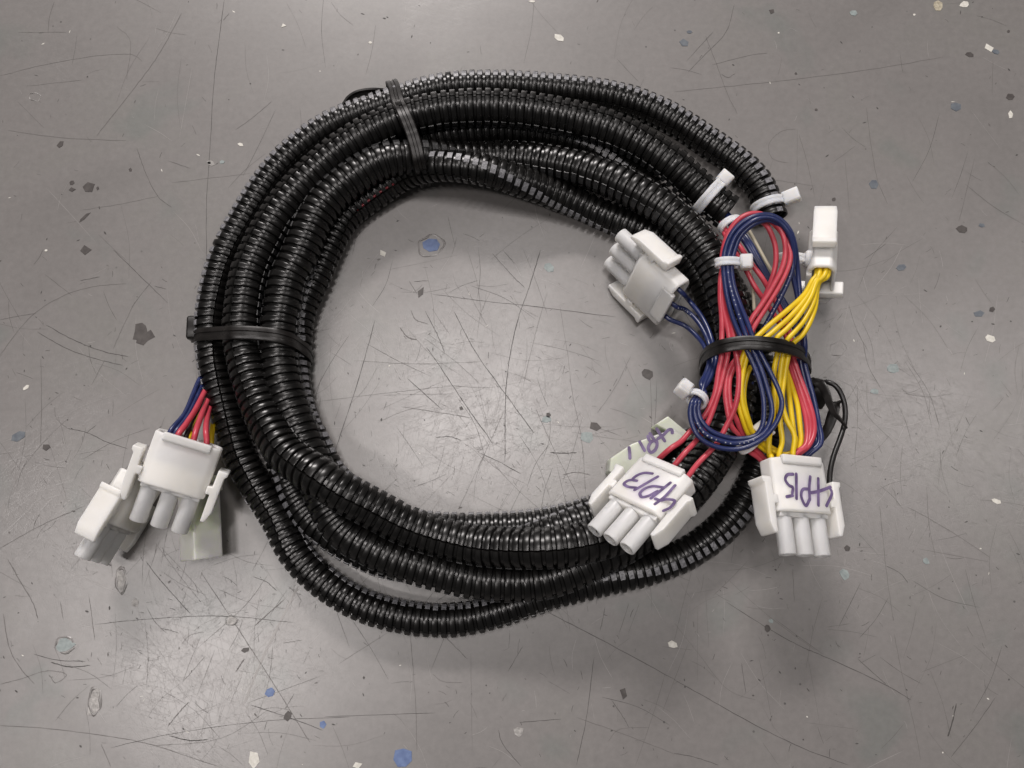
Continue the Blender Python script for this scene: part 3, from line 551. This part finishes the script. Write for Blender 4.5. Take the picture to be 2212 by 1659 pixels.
# pale green receptacle lying under the unmarked connector, an edge upwards
tg = bpy.data.objects.new('receptacle_connector', None); COL.objects.link(tg); tg.empty_display_size = .005
props(tg, 'pale green square connector poking out below the unmarked white connector', 'connector')
g0 = P(*C3([(1480, 700)])[0], 9.0); g1 = P(*C3([(1515, 1545)])[0], 9.0); ax = (g1-g0); gl = ax.length; ax.normalize()
sd = ax.cross(Vector((0, 0, 1))).normalized(); upv = sd.cross(ax).normalized()
a = math.radians(49); e1 = (sd*math.cos(a)+upv*math.sin(a)); e2 = (-sd*math.sin(a)+upv*math.cos(a))
bm = bmesh.new()
mid = upv*-.0018
A = [bm.verts.new(g0+mid+e1*x*.0049+e2*y*.0049) for x, y in ((-1, -1), (1, -1), (1, 1), (-1, 1))]
B = [bm.verts.new(g1+mid+e1*x*.0049+e2*y*.0049) for x, y in ((-1, -1), (1, -1), (1, 1), (-1, 1))]
B2 = [bm.verts.new(g1+mid+e1*x*.0037+e2*y*.0037) for x, y in ((-1, -1), (1, -1), (1, 1), (-1, 1))]
B3 = [bm.verts.new(g1+mid-ax*.008+e1*x*.0037+e2*y*.0037) for x, y in ((-1, -1), (1, -1), (1, 1), (-1, 1))]
bm.faces.new(A); bm.faces.new(B3)
for X, Y in ((A, B), (B, B2), (B2, B3)):
    for i in range(4): bm.faces.new((X[i], X[(i+1) % 4], Y[(i+1) % 4], Y[i]))
bm_obj('housing', bm, M_green, tg, bevel=.0004)
bm = bmesh.new()
A = [bm.verts.new(g0+mid-ax*.002+e1*x*.0056+e2*y*.0056) for x, y in ((-1, -1), (1, -1), (1, 1), (-1, 1))]
B = [bm.verts.new(g0+mid+ax*.003+e1*x*.0056+e2*y*.0056) for x, y in ((-1, -1), (1, -1), (1, 1), (-1, 1))]
bm.faces.new(A); bm.faces.new(B)
for i in range(4): bm.faces.new((A[i], A[(i+1) % 4], B[(i+1) % 4], B[i]))
bm_obj('collar', bm, M_green, tg, bevel=.0004)

# ------------------------------------------------------------------ wires
WR = .00080
def wire(pts, m, label, group=None, r=WR, marks=False):
    q = [p if isinstance(p, Vector) else P(*p) for p in pts]
    o = mesh_obj('wire', *tube_mesh(q, r), m); props(o, label, 'wire', group)
    if marks:
        c = catmull(q, 16); vs = []; fs = []; acc = 0; run = 0
        for a, b in zip(c, c[1:]):
            acc += (b-a).length
            if acc < .0013: continue
            acc = 0
            run += 1
            if (run//14) % 3 or random.random() < .3: continue
            T = (b-a).normalized(); N = (CAM-a).normalized(); N = (N-T*N.dot(T)).normalized(); B_ = T.cross(N)
            s0 = random.uniform(.0001, .00022); base = len(vs)
            for x, y in ((-1, -1), (1, -1), (1, 1), (-1, 1)):
                vs.append(a+N*(r*1.0+.00003)+T*(x*s0)+B_*(y*.0002+.0001)-N*.00004*(y*y))
            fs.append((base, base+1, base+2, base+3))
        k = mesh_obj('print_marks', vs, fs, M_print, o, smooth=False); k['kind'] = 'stuff'
    return o
GB = 'blue wires looped from the connector inside the coil'; LB = 'blue wire of the loop joining the connector inside the coil'
lt_in = [[E('LT', x, -9), E('LT', x, -18)] for x in (6.35, 0, -6.35)]
b_lt = [B4([(200,740,14),(370,950,15),(480,1150,17),(548,1350,19)]), B4([(150,880,13),(330,1050,14.5),(450,1250,17),(505,1400,19)]), B4([(150,1120,11),(320,1270,13),(440,1440,17)])]
b_dn = [B5([(605,300,20),(580,430,21.5),(500,640,24)]), B5([(550,330,20),(510,500,22),(430,700,25)]), B5([(500,370,20),(450,540,22),(385,700,25)])]
b_lp = [B5([(440,830,26),(350,960,28.5),(345,1090,28.5),(375,1200,28.5),(520,1370,28.5),(800,1480,28.5),(1000,1490,29),(1180,1450,29.5),(1280,1320,30),(1310,1100,30),(1295,850,30),(1210,530,30.5),(1060,190,31)]),
        B5([(385,850,26.5),(305,960,29),(285,1080,29),(320,1230,29),(450,1420,29),(700,1530,29),(900,1560,29),(1150,1510,29.5),(1330,1380,30),(1425,1150,30.5),(1420,980,30.5),(1370,780,30.5),(1280,490,31),(1150,190,31.5)]),
        B5([(335,840,26.5),(250,960,28.5),(222,1080,28.5),(240,1240,28.5),(340,1450,28.5),(500,1570,28.5),(750,1640,28.5),(1000,1630,29),(1250,1520,30),(1420,1360,31),(1540,1150,31.5),(1575,960,31.5),(1530,780,31.5),(1420,540,31.5),(1330,370,31.5),(1240,190,31.5)])]
b_up = [B4([(970,1290,31.5),(850,1000,30.5),(770,700,30),(725,400,30),(715,250,30)]), B4([(1060,1290,32),(940,960,31),(850,680,30.5),(790,420,30.5),(775,250,30.5)]), B4([(1150,1290,32),(1060,1050,31),(950,780,30),(860,500,30),(830,250,30)])]
b_ar = [Z3([(1095,640,30),(1105,560,30.5),(1150,440,32),(1220,360,33),(1320,305,34),(1420,293,34),(1520,335,33),(1590,420,32),(1625,540,30),(1640,680,27),(1655,850,25),(1675,1080,24),(1697,1260,23)])+B5([(1910,350,20.5),(1965,600,20),(2045,900,20),(2115,1250,20.5),(2150,1560,22.5)])+[E('P15', -6.6, -18.5), E('P15', -6.4, -9)],
        Z3([(1125,640,30.5),(1140,560,31),(1185,450,32),(1250,380,33),(1330,330,34),(1420,313,34),(1510,352,33),(1578,440,32),(1610,560,30),(1605,680,28),(1560,810,27),(1490,950,26),(1420,1080,25),(1360,1190,24)])+B5([(1180,500,22),(1120,700,21),(1095,1000,19),(1115,1250,17)]),
        Z3([(1155,640,30),(1175,560,30.5),(1215,460,31.5),(1280,390,32.5),(1350,348,33),(1430,334,33),(1500,368,32),(1550,450,30.5),(1580,580,28),(1605,740,26),(1640,900,24),(1660,1080,22.5),(1682,1250,21.5)])+B5([(1855,330,19.5),(1905,600,19),(1990,900,19),(2075,1250,20),(2120,1560,22)])+[E('P15', -5.4, -18.5), E('P15', -5.4, -9)]]
for k in range(3):
    wire(lt_in[k]+b_lt[k]+b_dn[k]+b_lp[2-k if k != 1 else 1]+b_up[(2-k) if k != 1 else 1]+b_ar[(2-k) if k != 1 else 1], M_blue, ['outermost', 'middle', 'innermost'][k]+' blue wire of the loop from the connector inside the coil', GB, marks=(k == 1))
GB2 = 'blue wires leaving the thicker conduit end'; LB2 = 'blue wire leaving the tied end of the thicker conduit'
for k, (dx, dz) in enumerate(((0, 0), (38, .3), (19, 1.7))):   # three alike, told apart only by place
    wire(Z3([(1060+dx,262,13.2+dz),(1100+dx,300,15+dz),(1145+dx,368,17.5+dz),(1240+dx,480,22),(1340+dx*.8,640,22),(1425+dx*.6,780,21),(1540+dx*.8,980,20),(1605+dx*.8,1100,19),(1652+dx*.5,1240,18)])+B5([(1835+dx*.8,320,17),(1885+dx*.8,600,17),(1965+dx*.8,900,17),(2045+dx*.7,1250,18),(2075+dx*.6,1540,21)])+[E('P15', -4.4-dx*.02, -18.5, -1), E('P15', -4.4, -9, -1)], M_blue, LB2, GB2)
GR = 'red wires of the looped bundle ending in the 4P13 connector'; LR = 'red wire from the looped bundle into the 4P13 connector'
i13 = [[E('P13', x, -8), E('P13', x, -17.5)] for x in (6.35, 0, -6.35)]
r_lo = [Z4([(700,545,27),(780,490,26),(845,420,25)])+B5([(390,1210,25),(500,1050,26),(590,820,27),(640,520,27),(690,240,27.5)]),
        Z4([(800,585,27),(880,500,25.5),(930,435,25)])+B5([(450,1330,25),(550,1100,26),(640,820,27),(715,520,27),(780,240,27.5)]),
        Z4([(900,660,27),(1000,555,25.5),(1050,500,25)])+B5([(760,1300,25.5),(860,1100,27),(925,850,28.5),(940,520,29),(895,210,29)])]
r_hi = [B4([(690,1330,28),(690,1000,28),(668,700,28),(682,350,28.5),(715,220,29)])+Z3([(1085,615,29),(1105,500,30),(1150,395,31),(1215,322,32),(1290,287,32.5),(1370,288,32.5),(1450,335,32),(1512,400,31.5),(1545,490,31),(1550,580,30),(1525,690,29.5),(1460,820,29),(1380,950,28.5),(1310,1050,28),(1275,1120,27.5),(1235,1225,27)])+B5([(930,330,26.5),(850,480,26.5),(800,650,26.5),(820,1000,26),(900,1200,25.5),(1010,1440,22)])+B6([(1170,340,19),(1300,470,18),(1400,620,18)]),
        B4([(800,1320,28.5),(765,1100,28.5),(705,850,28),(682,600,28),(700,350,28.5),(745,200,29)])+Z3([(1103,610,29),(1122,505,29.5),(1167,410,30.5),(1232,345,31.5),(1300,312,32),(1370,308,32),(1445,342,31.5),(1520,420,30.5),(1575,520,30),(1588,600,29.5),(1568,690,29),(1500,830,28.5),(1420,960,28),(1350,1070,27.5),(1315,1130,27.5),(1275,1230,27)])+B5([(900,320,26.3),(790,480,26.3),(742,800,26),(770,1050,25.8),(830,1300,25),(950,1460,22.5)])+B6([(1090,380,19),(1240,490,18),(1360,640,18)]),
        Z3([(1172,1205,29),(1150,1080,28.5),(1112,900,28),(1105,740,28),(1120,610,28.5),(1150,480,29),(1200,400,30),(1270,345,30.5),(1340,330,31),(1400,360,30.5),(1440,420,30),(1475,520,29),(1482,620,28),(1467,720,27),(1440,800,25.5),(1400,900,23.5),(1350,1020,22)])]
for k in range(3): wire(i13[k]+r_lo[k]+r_hi[k], M_red, 'red wire entering the 4P13 connector '+['closest to the 4P17 connector', 'between the two other red ones', 'closest to the 4P15 connector'][k], GR, .00086)
GR2 = 'red wires curving into the 4P15 connector'; LR2 = 'red wire curving into the 4P15 connector beside the blue ones'
wire(Z3([(1050,300,13),(1075,340,15),(1120,420,18),(1210,520,23),(1290,640,24),(1380,760,24),(1460,900,22),(1540,1050,21),(1590,1200,20)])+B5([(1740,260,21),(1830,560,21),(1950,880,21),(2040,1200,22),(2045,1420,23),(1965,1600,24)])+[E('P15', -2, -18), E('P15', -2, -9)], M_red, 'red wire curving into the 4P15 connector, the one touching the blue wires', GR2, .00086)
wire(Z3([(1060,330,12.5),(1085,372,14.5),(1110,450,18),(1190,570,21),(1260,700,22),(1330,830,22),(1400,930,21),(1480,1050,20),(1560,1200,19)])+B5([(1690,340,19.5),(1760,600,20),(1860,900,20.5),(1930,1200,21.5),(1950,1450,23),(1915,1600,24)])+[E('P15', 0, -18), E('P15', 0, -9)], M_red, 'red wire curving into the 4P15 connector, the one beside the yellow wires', GR2, .00086)
wire(B5([(1600,60,17),(1655,180,18.5),(1715,330,20),(1800,620,20.5),(1905,950,21),(1990,1250,22),(1990,1450,23),(1935,1610,24)])+[E('P15', -1, -18.5, 1), E('P15', -1, -9)], M_red, 'red wire curving into the 4P15 connector between two other red wires', GR2, .00086)
GY = 'yellow wires from the standing connector'; LY = 'yellow wire from the standing connector through the black tie at the bundle'
tri = [(E('TR', 6.2+.5*(k % 2), -9, 1.7-k*.85), E('TR', 7.0+.9*(k % 2), -18.5, 1.7-k*.85)) for k in range(5)]
yf = [Z3([(1755,770,27),(1690,880,29),(1550,1010,31),(1430,1110,32),(1340,1195,32.5)]), Z3([(1772,780,28),(1712,895,30),(1590,1040,31.5),(1490,1130,32.5),(1405,1200,32.5)]), Z3([(1780,790,28.5),(1738,900,30),(1640,1050,31.5),(1560,1135,32),(1485,1208,32)]),
      Z3([(1790,790,28),(1757,940,29),(1690,1070,30),(1625,1150,31),(1565,1215,31)]), Z3([(1800,790,27.5),(1768,985,28),(1715,1120,29),(1670,1185,29),(1620,1228,29)])]
yl = [B5([(1080,110,31),(1020,230,29.5),(965,420,28.5),(940,700,28),(935,950,27),(990,1180,26),(1085,1420,24)])+B6([(1230,290,22),(1400,410,21),(1560,455,21),(1700,435,21),(1800,390,22),(1855,250,22)])+B5([(1840,1290,22),(1805,1000,21),(1735,750,20),(1685,550,19),(1655,350,18)]),
      B5([(1130,120,31.5),(1070,260,30),(1010,480,29),(978,750,28.5),(1000,1000,27.5),(1070,1220,26.5),(1140,1390,25)])+B6([(1290,265,23),(1400,365,22),(1520,415,22),(1650,432,22),(1745,380,22.5),(1775,200,23)])+B5([(1760,1450,22.5),(1725,1200,22),(1690,900,21),(1655,600,19.5),(1630,400,18)]),
      B5([(1560,80,30),(1512,230,28),(1462,480,26.5),(1462,760,26),(1468,950,26),(1432,1250,26)])+B6([(1398,120,26),(1384,300,26.5),(1400,480,26)])+[E('P15', 7.5, -18), E('P15', 7, -9)],
      B5([(1650,90,29.5),(1600,230,28),(1545,600,27),(1530,900,26.5),(1550,1250,26.5),(1578,1540,26.5)])+[E('P15', 5.2, -18, 1), E('P15', 5.2, -9)],
      B5([(1720,120,28),(1675,250,27.5),(1610,600,26.5),(1580,950,26.5),(1640,1200,27),(1760,1450,27)])+[E('P15', .8, -18, 2), E('P15', .8, -9, 1)]]
for k in range(5): wire(list(tri[k][::1])+yf[k]+yl[k], M_yel, ['first', 'second', 'third', 'fourth', 'fifth'][k]+' yellow wire counted from the blue loop in the fan below the standing connector', GY, .00084)
wire(B5([(1120,420,25),(1060,560,25),(1020,760,25),(1020,950,25),(1090,1230,24),(1165,1410,23)])+B6([(1330,250,21),(1420,330,20.5),(1560,400,20)]), M_yel, 'short stretch of yellow wire tucked below the blue loop', None)
wire(Z3([(1265,380,20),(1300,440,21),(1360,550,21),(1420,660,20.5),(1500,800,19)]), M_cream, 'thin cream wire beside the blue wires at the conduit end', None, r=.0006)
wire(Z3([(1290,700,19),(1303,790,19.5),(1316,890,19.5),(1320,1000,19)]), M_cream, 'thin cream wire glimpsed between the red wires above the black tie', None, r=.0006)
# wires coming out below the coil into the unmarked connector
GL = 'wires entering the unmarked connector beside the coil'
def ll(x, z=0): return [E('LL', x, -16.8, z), E('LL', x, -9, z)]
for li, (pts, x, z, m, nm) in enumerate(((Z6([(1165,-40,5),(1110,20,7),(1060,130,12),(990,290,20),(915,400,22)]), 6.3, 0, M_blue, 'blue'), (Z6([(1185,0,5),(1128,65,7),(1075,180,13),(1005,320,21),(940,415,23)]), 4.8, 0, M_blue, 'blue'),
        (Z6([(1215,30,6),(1150,110,8),(1080,240,16),(1000,365,23),(950,430,24)]), 3.6, 1.4, M_red, 'red'), (Z6([(1205,100,7),(1160,190,9),(1115,300,17),(1080,400,23),(1062,455,24)]), -1.2, 1.2, M_red, 'red'),
        (Z6([(1210,150,7),(1175,240,9),(1155,340,17),(1150,420,22.5),(1150,475,23.5)]), -5.2, 1.0, M_red, 'red'), (Z6([(1200,100,4),(1130,190,6),(1060,310,11),(1010,410,17)]), 1.5, -1.0, M_blk, 'black'), (Z6([(1190,180,3),(1110,270,5),(1045,380,10),(1010,440,15)]), .6, -2, M_yel, 'yellow'))):
    r = .00095 if nm == 'red' else WR
    wire(pts[:-1]+ll(x, z), m, ['outer blue wire entering the unmarked white connector', 'blue wire next to the red ones at the unmarked white connector', 'red wire next to the blue ones at the unmarked white connector', 'red wire between two other red wires at the unmarked white connector', 'red wire closest to the coil at the unmarked white connector', 'black wire between the red ones at the unmarked connector', 'yellow wire behind the red ones at the unmarked connector'][li], GL, r)
wire(Z6([(1260,260,4),(1212,330,6),(1196,410,9),(1188,520,10),(1175,640,8.5)])+[g0+mid+ax*.003], M_yel, 'dull yellow wire running to the pale green connector', None, .0009)
# red wire seen in the open slit of the innermost turn
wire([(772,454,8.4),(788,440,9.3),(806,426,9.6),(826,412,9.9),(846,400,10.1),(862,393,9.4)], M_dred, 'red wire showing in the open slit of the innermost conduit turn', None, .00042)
# black wire arching out beside the bundle
wire(C5([(180,150,9),(240,135,11),(330,160,13),(420,155,15),(520,205,16),(600,330,16),(640,500,16),(628,700,16),(565,900,17),(492,1100,18),(448,1300,19),(440,1480,19.5),(430,1640,19)]), M_blk, 'black wire arching out beside the bundle to the 4P15 connector', None, .00085)

# ------------------------------------------------------------------ cable ties
def strap(name, pts, wdir, width, thick, m, label, closed=True, groove=.35, head=None, group=None, wfun=None, n=8):
    q = [p if isinstance(p, Vector) else P(*p) for p in pts]
    if closed:                                      # run the loop so that the outside faces outwards
        c = sum(q, Vector())/len(q); s = 0
        for a, b in zip(q, q[1:]+q[:1]): s += (b-a).cross(wdir).dot((a+b)/2-c)
        if s < 0: q = q[::-1]
    o = mesh_obj(name, *ribbon_mesh(q, wdir, width, thick, n, closed, groove, wfun), m)
    try: o.data.set_sharp_from_angle(angle=math.radians(30))
    except Exception: pass
    props(o, label, 'cable tie', group)
    if head:
        loc, ex, ey, ez, (a, b, c) = head
        bm = bmesh.new()
        prism(bm, [(-a, -b*.82), (-a*.8, -b), (a*.8, -b), (a, -b*.82), (a, b*.82), (a*.8, b), (-a*.8, b), (-a, b*.82)], 'z', -c, c, 1)
        R = Matrix((ex, ey, ez)).transposed().to_4x4(); R.translation = loc
        for v in bm.verts: v.co = R @ v.co
        bm_obj('tie_head', bm, m, o, bevel=.0007)
    return o
X, Y, Zv = Vector((1, 0, 0)), Vector((0, 1, 0)), Vector((0, 0, 1))
# black tie over the top of the coil
d1 = (P(920, 250)-P(830, 275)).normalized()
strap('cable_tie', [(846,184,.5),(846,178,5),(852,190,9.5),(858,214,14),(868,236,21.5),(880,262,22.5),(890,288,21.5),(900,322,21.5),(906,350,20),(913,375,12),(918,392,6),(918,397,.5),(890,320,-.3),(865,250,-.3)], d1, .0042, .0010, M_tie, 'black cable tie over the coil behind the blue floor flake', head=None)
strap('tie_tail', [(742,228,2.5),(752,214,3),(768,203,3.5),(785,198,3.5),(806,196,3),(826,197,2)], Zv, .0042, .0009, M_tie, 'black cable tie tail curling out from under the outer turn', closed=False, groove=0)
# black tie at the side of the coil by the big dark chip
d2 = (P(520, 760)-P(523, 680)).normalized()
strap('cable_tie', [(425,727,.5),(420,727,5),(430,724,9.5),(450,722,11.6),(478,720,16),(500,719,21),(525,719,21.6),(560,721,21.4),(600,726,21.4),(625,734,19),(645,746,12.5),(662,760,8),(668,770,4),(667,775,.5),(600,750,-.3),(500,735,-.3)], d2, .0044, .0010, M_tie, 'black cable tie across the coil beside the large dark floor chip',
      head=(P(421, 711, 5), (d2*1).normalized(), Zv, d2.cross(Zv).normalized(), (.0042, .0035, .0018)))
# black tie round the coloured wires
d3 = (P(1632, 800)-P(1628, 700)).normalized()
strap('cable_tie', [(1520,800,2),(1517,786,8),(1524,770,16),(1540,757,25),(1560,749,30.2),(1590,743,32.2),(1620,741,33.2),(1650,743,33.8),(1680,747,32.5),(1706,753,29.5),(1728,763,24.5),(1742,777,18),(1746,790,11),(1741,797,4),(1725,790,-.2),(1640,780,-.3),(1560,790,-.3)], d3, .0044, .0010, M_tie, 'black cable tie holding the coloured wires and conduits together')
# loose black strips beside the bundle
strap('tie_tail', C5([(190,130,10),(250,150,12),(330,185,14),(400,300,15.5),(440,420,16.5),(500,540,17.5),(580,630,18),(670,740,18)]), Vector((.7, -.1, .6)).normalized(), .0032, .0006, M_tie, 'black plastic strip tapering to a point beside the bundle', closed=False, groove=0, wfun=lambda t: 1-.85*t**2)
strap('tie_tail', C5([(592,408,13),(530,440,13),(500,520,12.5),(470,610,12),(430,720,11),(385,810,10),(340,880,9)]), Vector((.75, .2, .5)).normalized(), .0030, .0006, M_tie, 'short black plastic strip curling under the pointed one beside the bundle', closed=False, groove=0, wfun=lambda t: 1.15-.9*abs(t-.45)**1.3)
strap('tie_tail', C5([(215,170,8),(270,230,9),(300,320,8.5),(290,400,7),(250,470,5)]), Vector((.8, .2, .4)).normalized(), .0050, .0006, M_tie, 'dark plastic strip against the blue wires beside the bundle', closed=False, groove=0)
def ring(center, axis, r1, r2, width, label, ang, hs=(.0024, .0024, .0019), m=M_tiew, group='white cable ties', upref=Zv, hoff=0.0014):
    axis = axis.normalized(); a = (upref-axis*upref.dot(axis)).normalized(); b = axis.cross(a)
    q = [center+(a*math.cos(t)*r1+b*math.sin(t)*r2) for t in [2*math.pi*k/14 for k in range(14)]]
    hd = a*math.cos(ang)*(r1+hoff)+b*math.sin(ang)*(r2+hoff); hn = (a*math.cos(ang)+b*math.sin(ang)).normalized()
    return strap('cable_tie', q, axis, width, .0009, m, label, True, .15, (center+hd, axis, axis.cross(hn), hn, hs), None, None, 5)
def pick(path, u, v, z):
    t = P(u, v, z); k = min(range(len(path.p)), key=lambda i: (path.p[i]-t).length if i < len(path.p)//6 else 9)
    return path.p[k], (path.p[k+1]-path.p[k-1]).normalized()
c, t = pick(large_path, 1529, 430, 13); ring(c, t, .0065, .0065, .0036, 'white cable tie round the thicker conduit near its end', math.radians(68), (.0024, .0025, .0022), hoff=.0018)
c, t = pick(small_path, 1655, 445, 6); ring(c, t, .0053, .0053, .0030, 'white cable tie round the thinner conduit near its torn end', math.radians(62), (.0023, .0023, .0028), hoff=.0030)
def at3(x, y, z): return P(*Z3([(x, y)])[0], z)
ring(at3(1150, 372, 16.5), at3(1195, 425, 19)-at3(1105, 320, 15), .0026, .0036, .0026, 'white cable tie round the red and blue wires at the conduit mouth', math.radians(-120))
ring(at3(1128, 648, 29.6), Y, .0019, .0034, .0027, 'white cable tie round the blue loop above the black tie', math.radians(82), (.0024, .0022, .0020), hoff=.0022)
ring(at3(1600, 612, 24), (at3(1600, 720, 24)-at3(1612, 540, 25)), .0022, .0036, .0027, 'white cable tie behind the loop beside the standing connector', math.radians(-85), (.0026, .0022, .0022), hoff=.0026)
ring(P(1506, 862, 27), P(1499, 872, 28.4)-P(1513, 850, 25.5), .0024, .0026, .0024, 'white cable tie on the blue loop above the 4P17 connector', math.radians(88), (.0026, .0022, .0022), hoff=.0026)
ring(P(*B6([(1090, 250)])[0], 23.5), P(*B6([(1200, 360)])[0], 22)-P(*B6([(1000, 110)])[0], 25), .0024, .0036, .0026, 'white cable tie below the blue loop round red and yellow wires', math.radians(-75), (.0024, .0024, .0022), hoff=.0024)
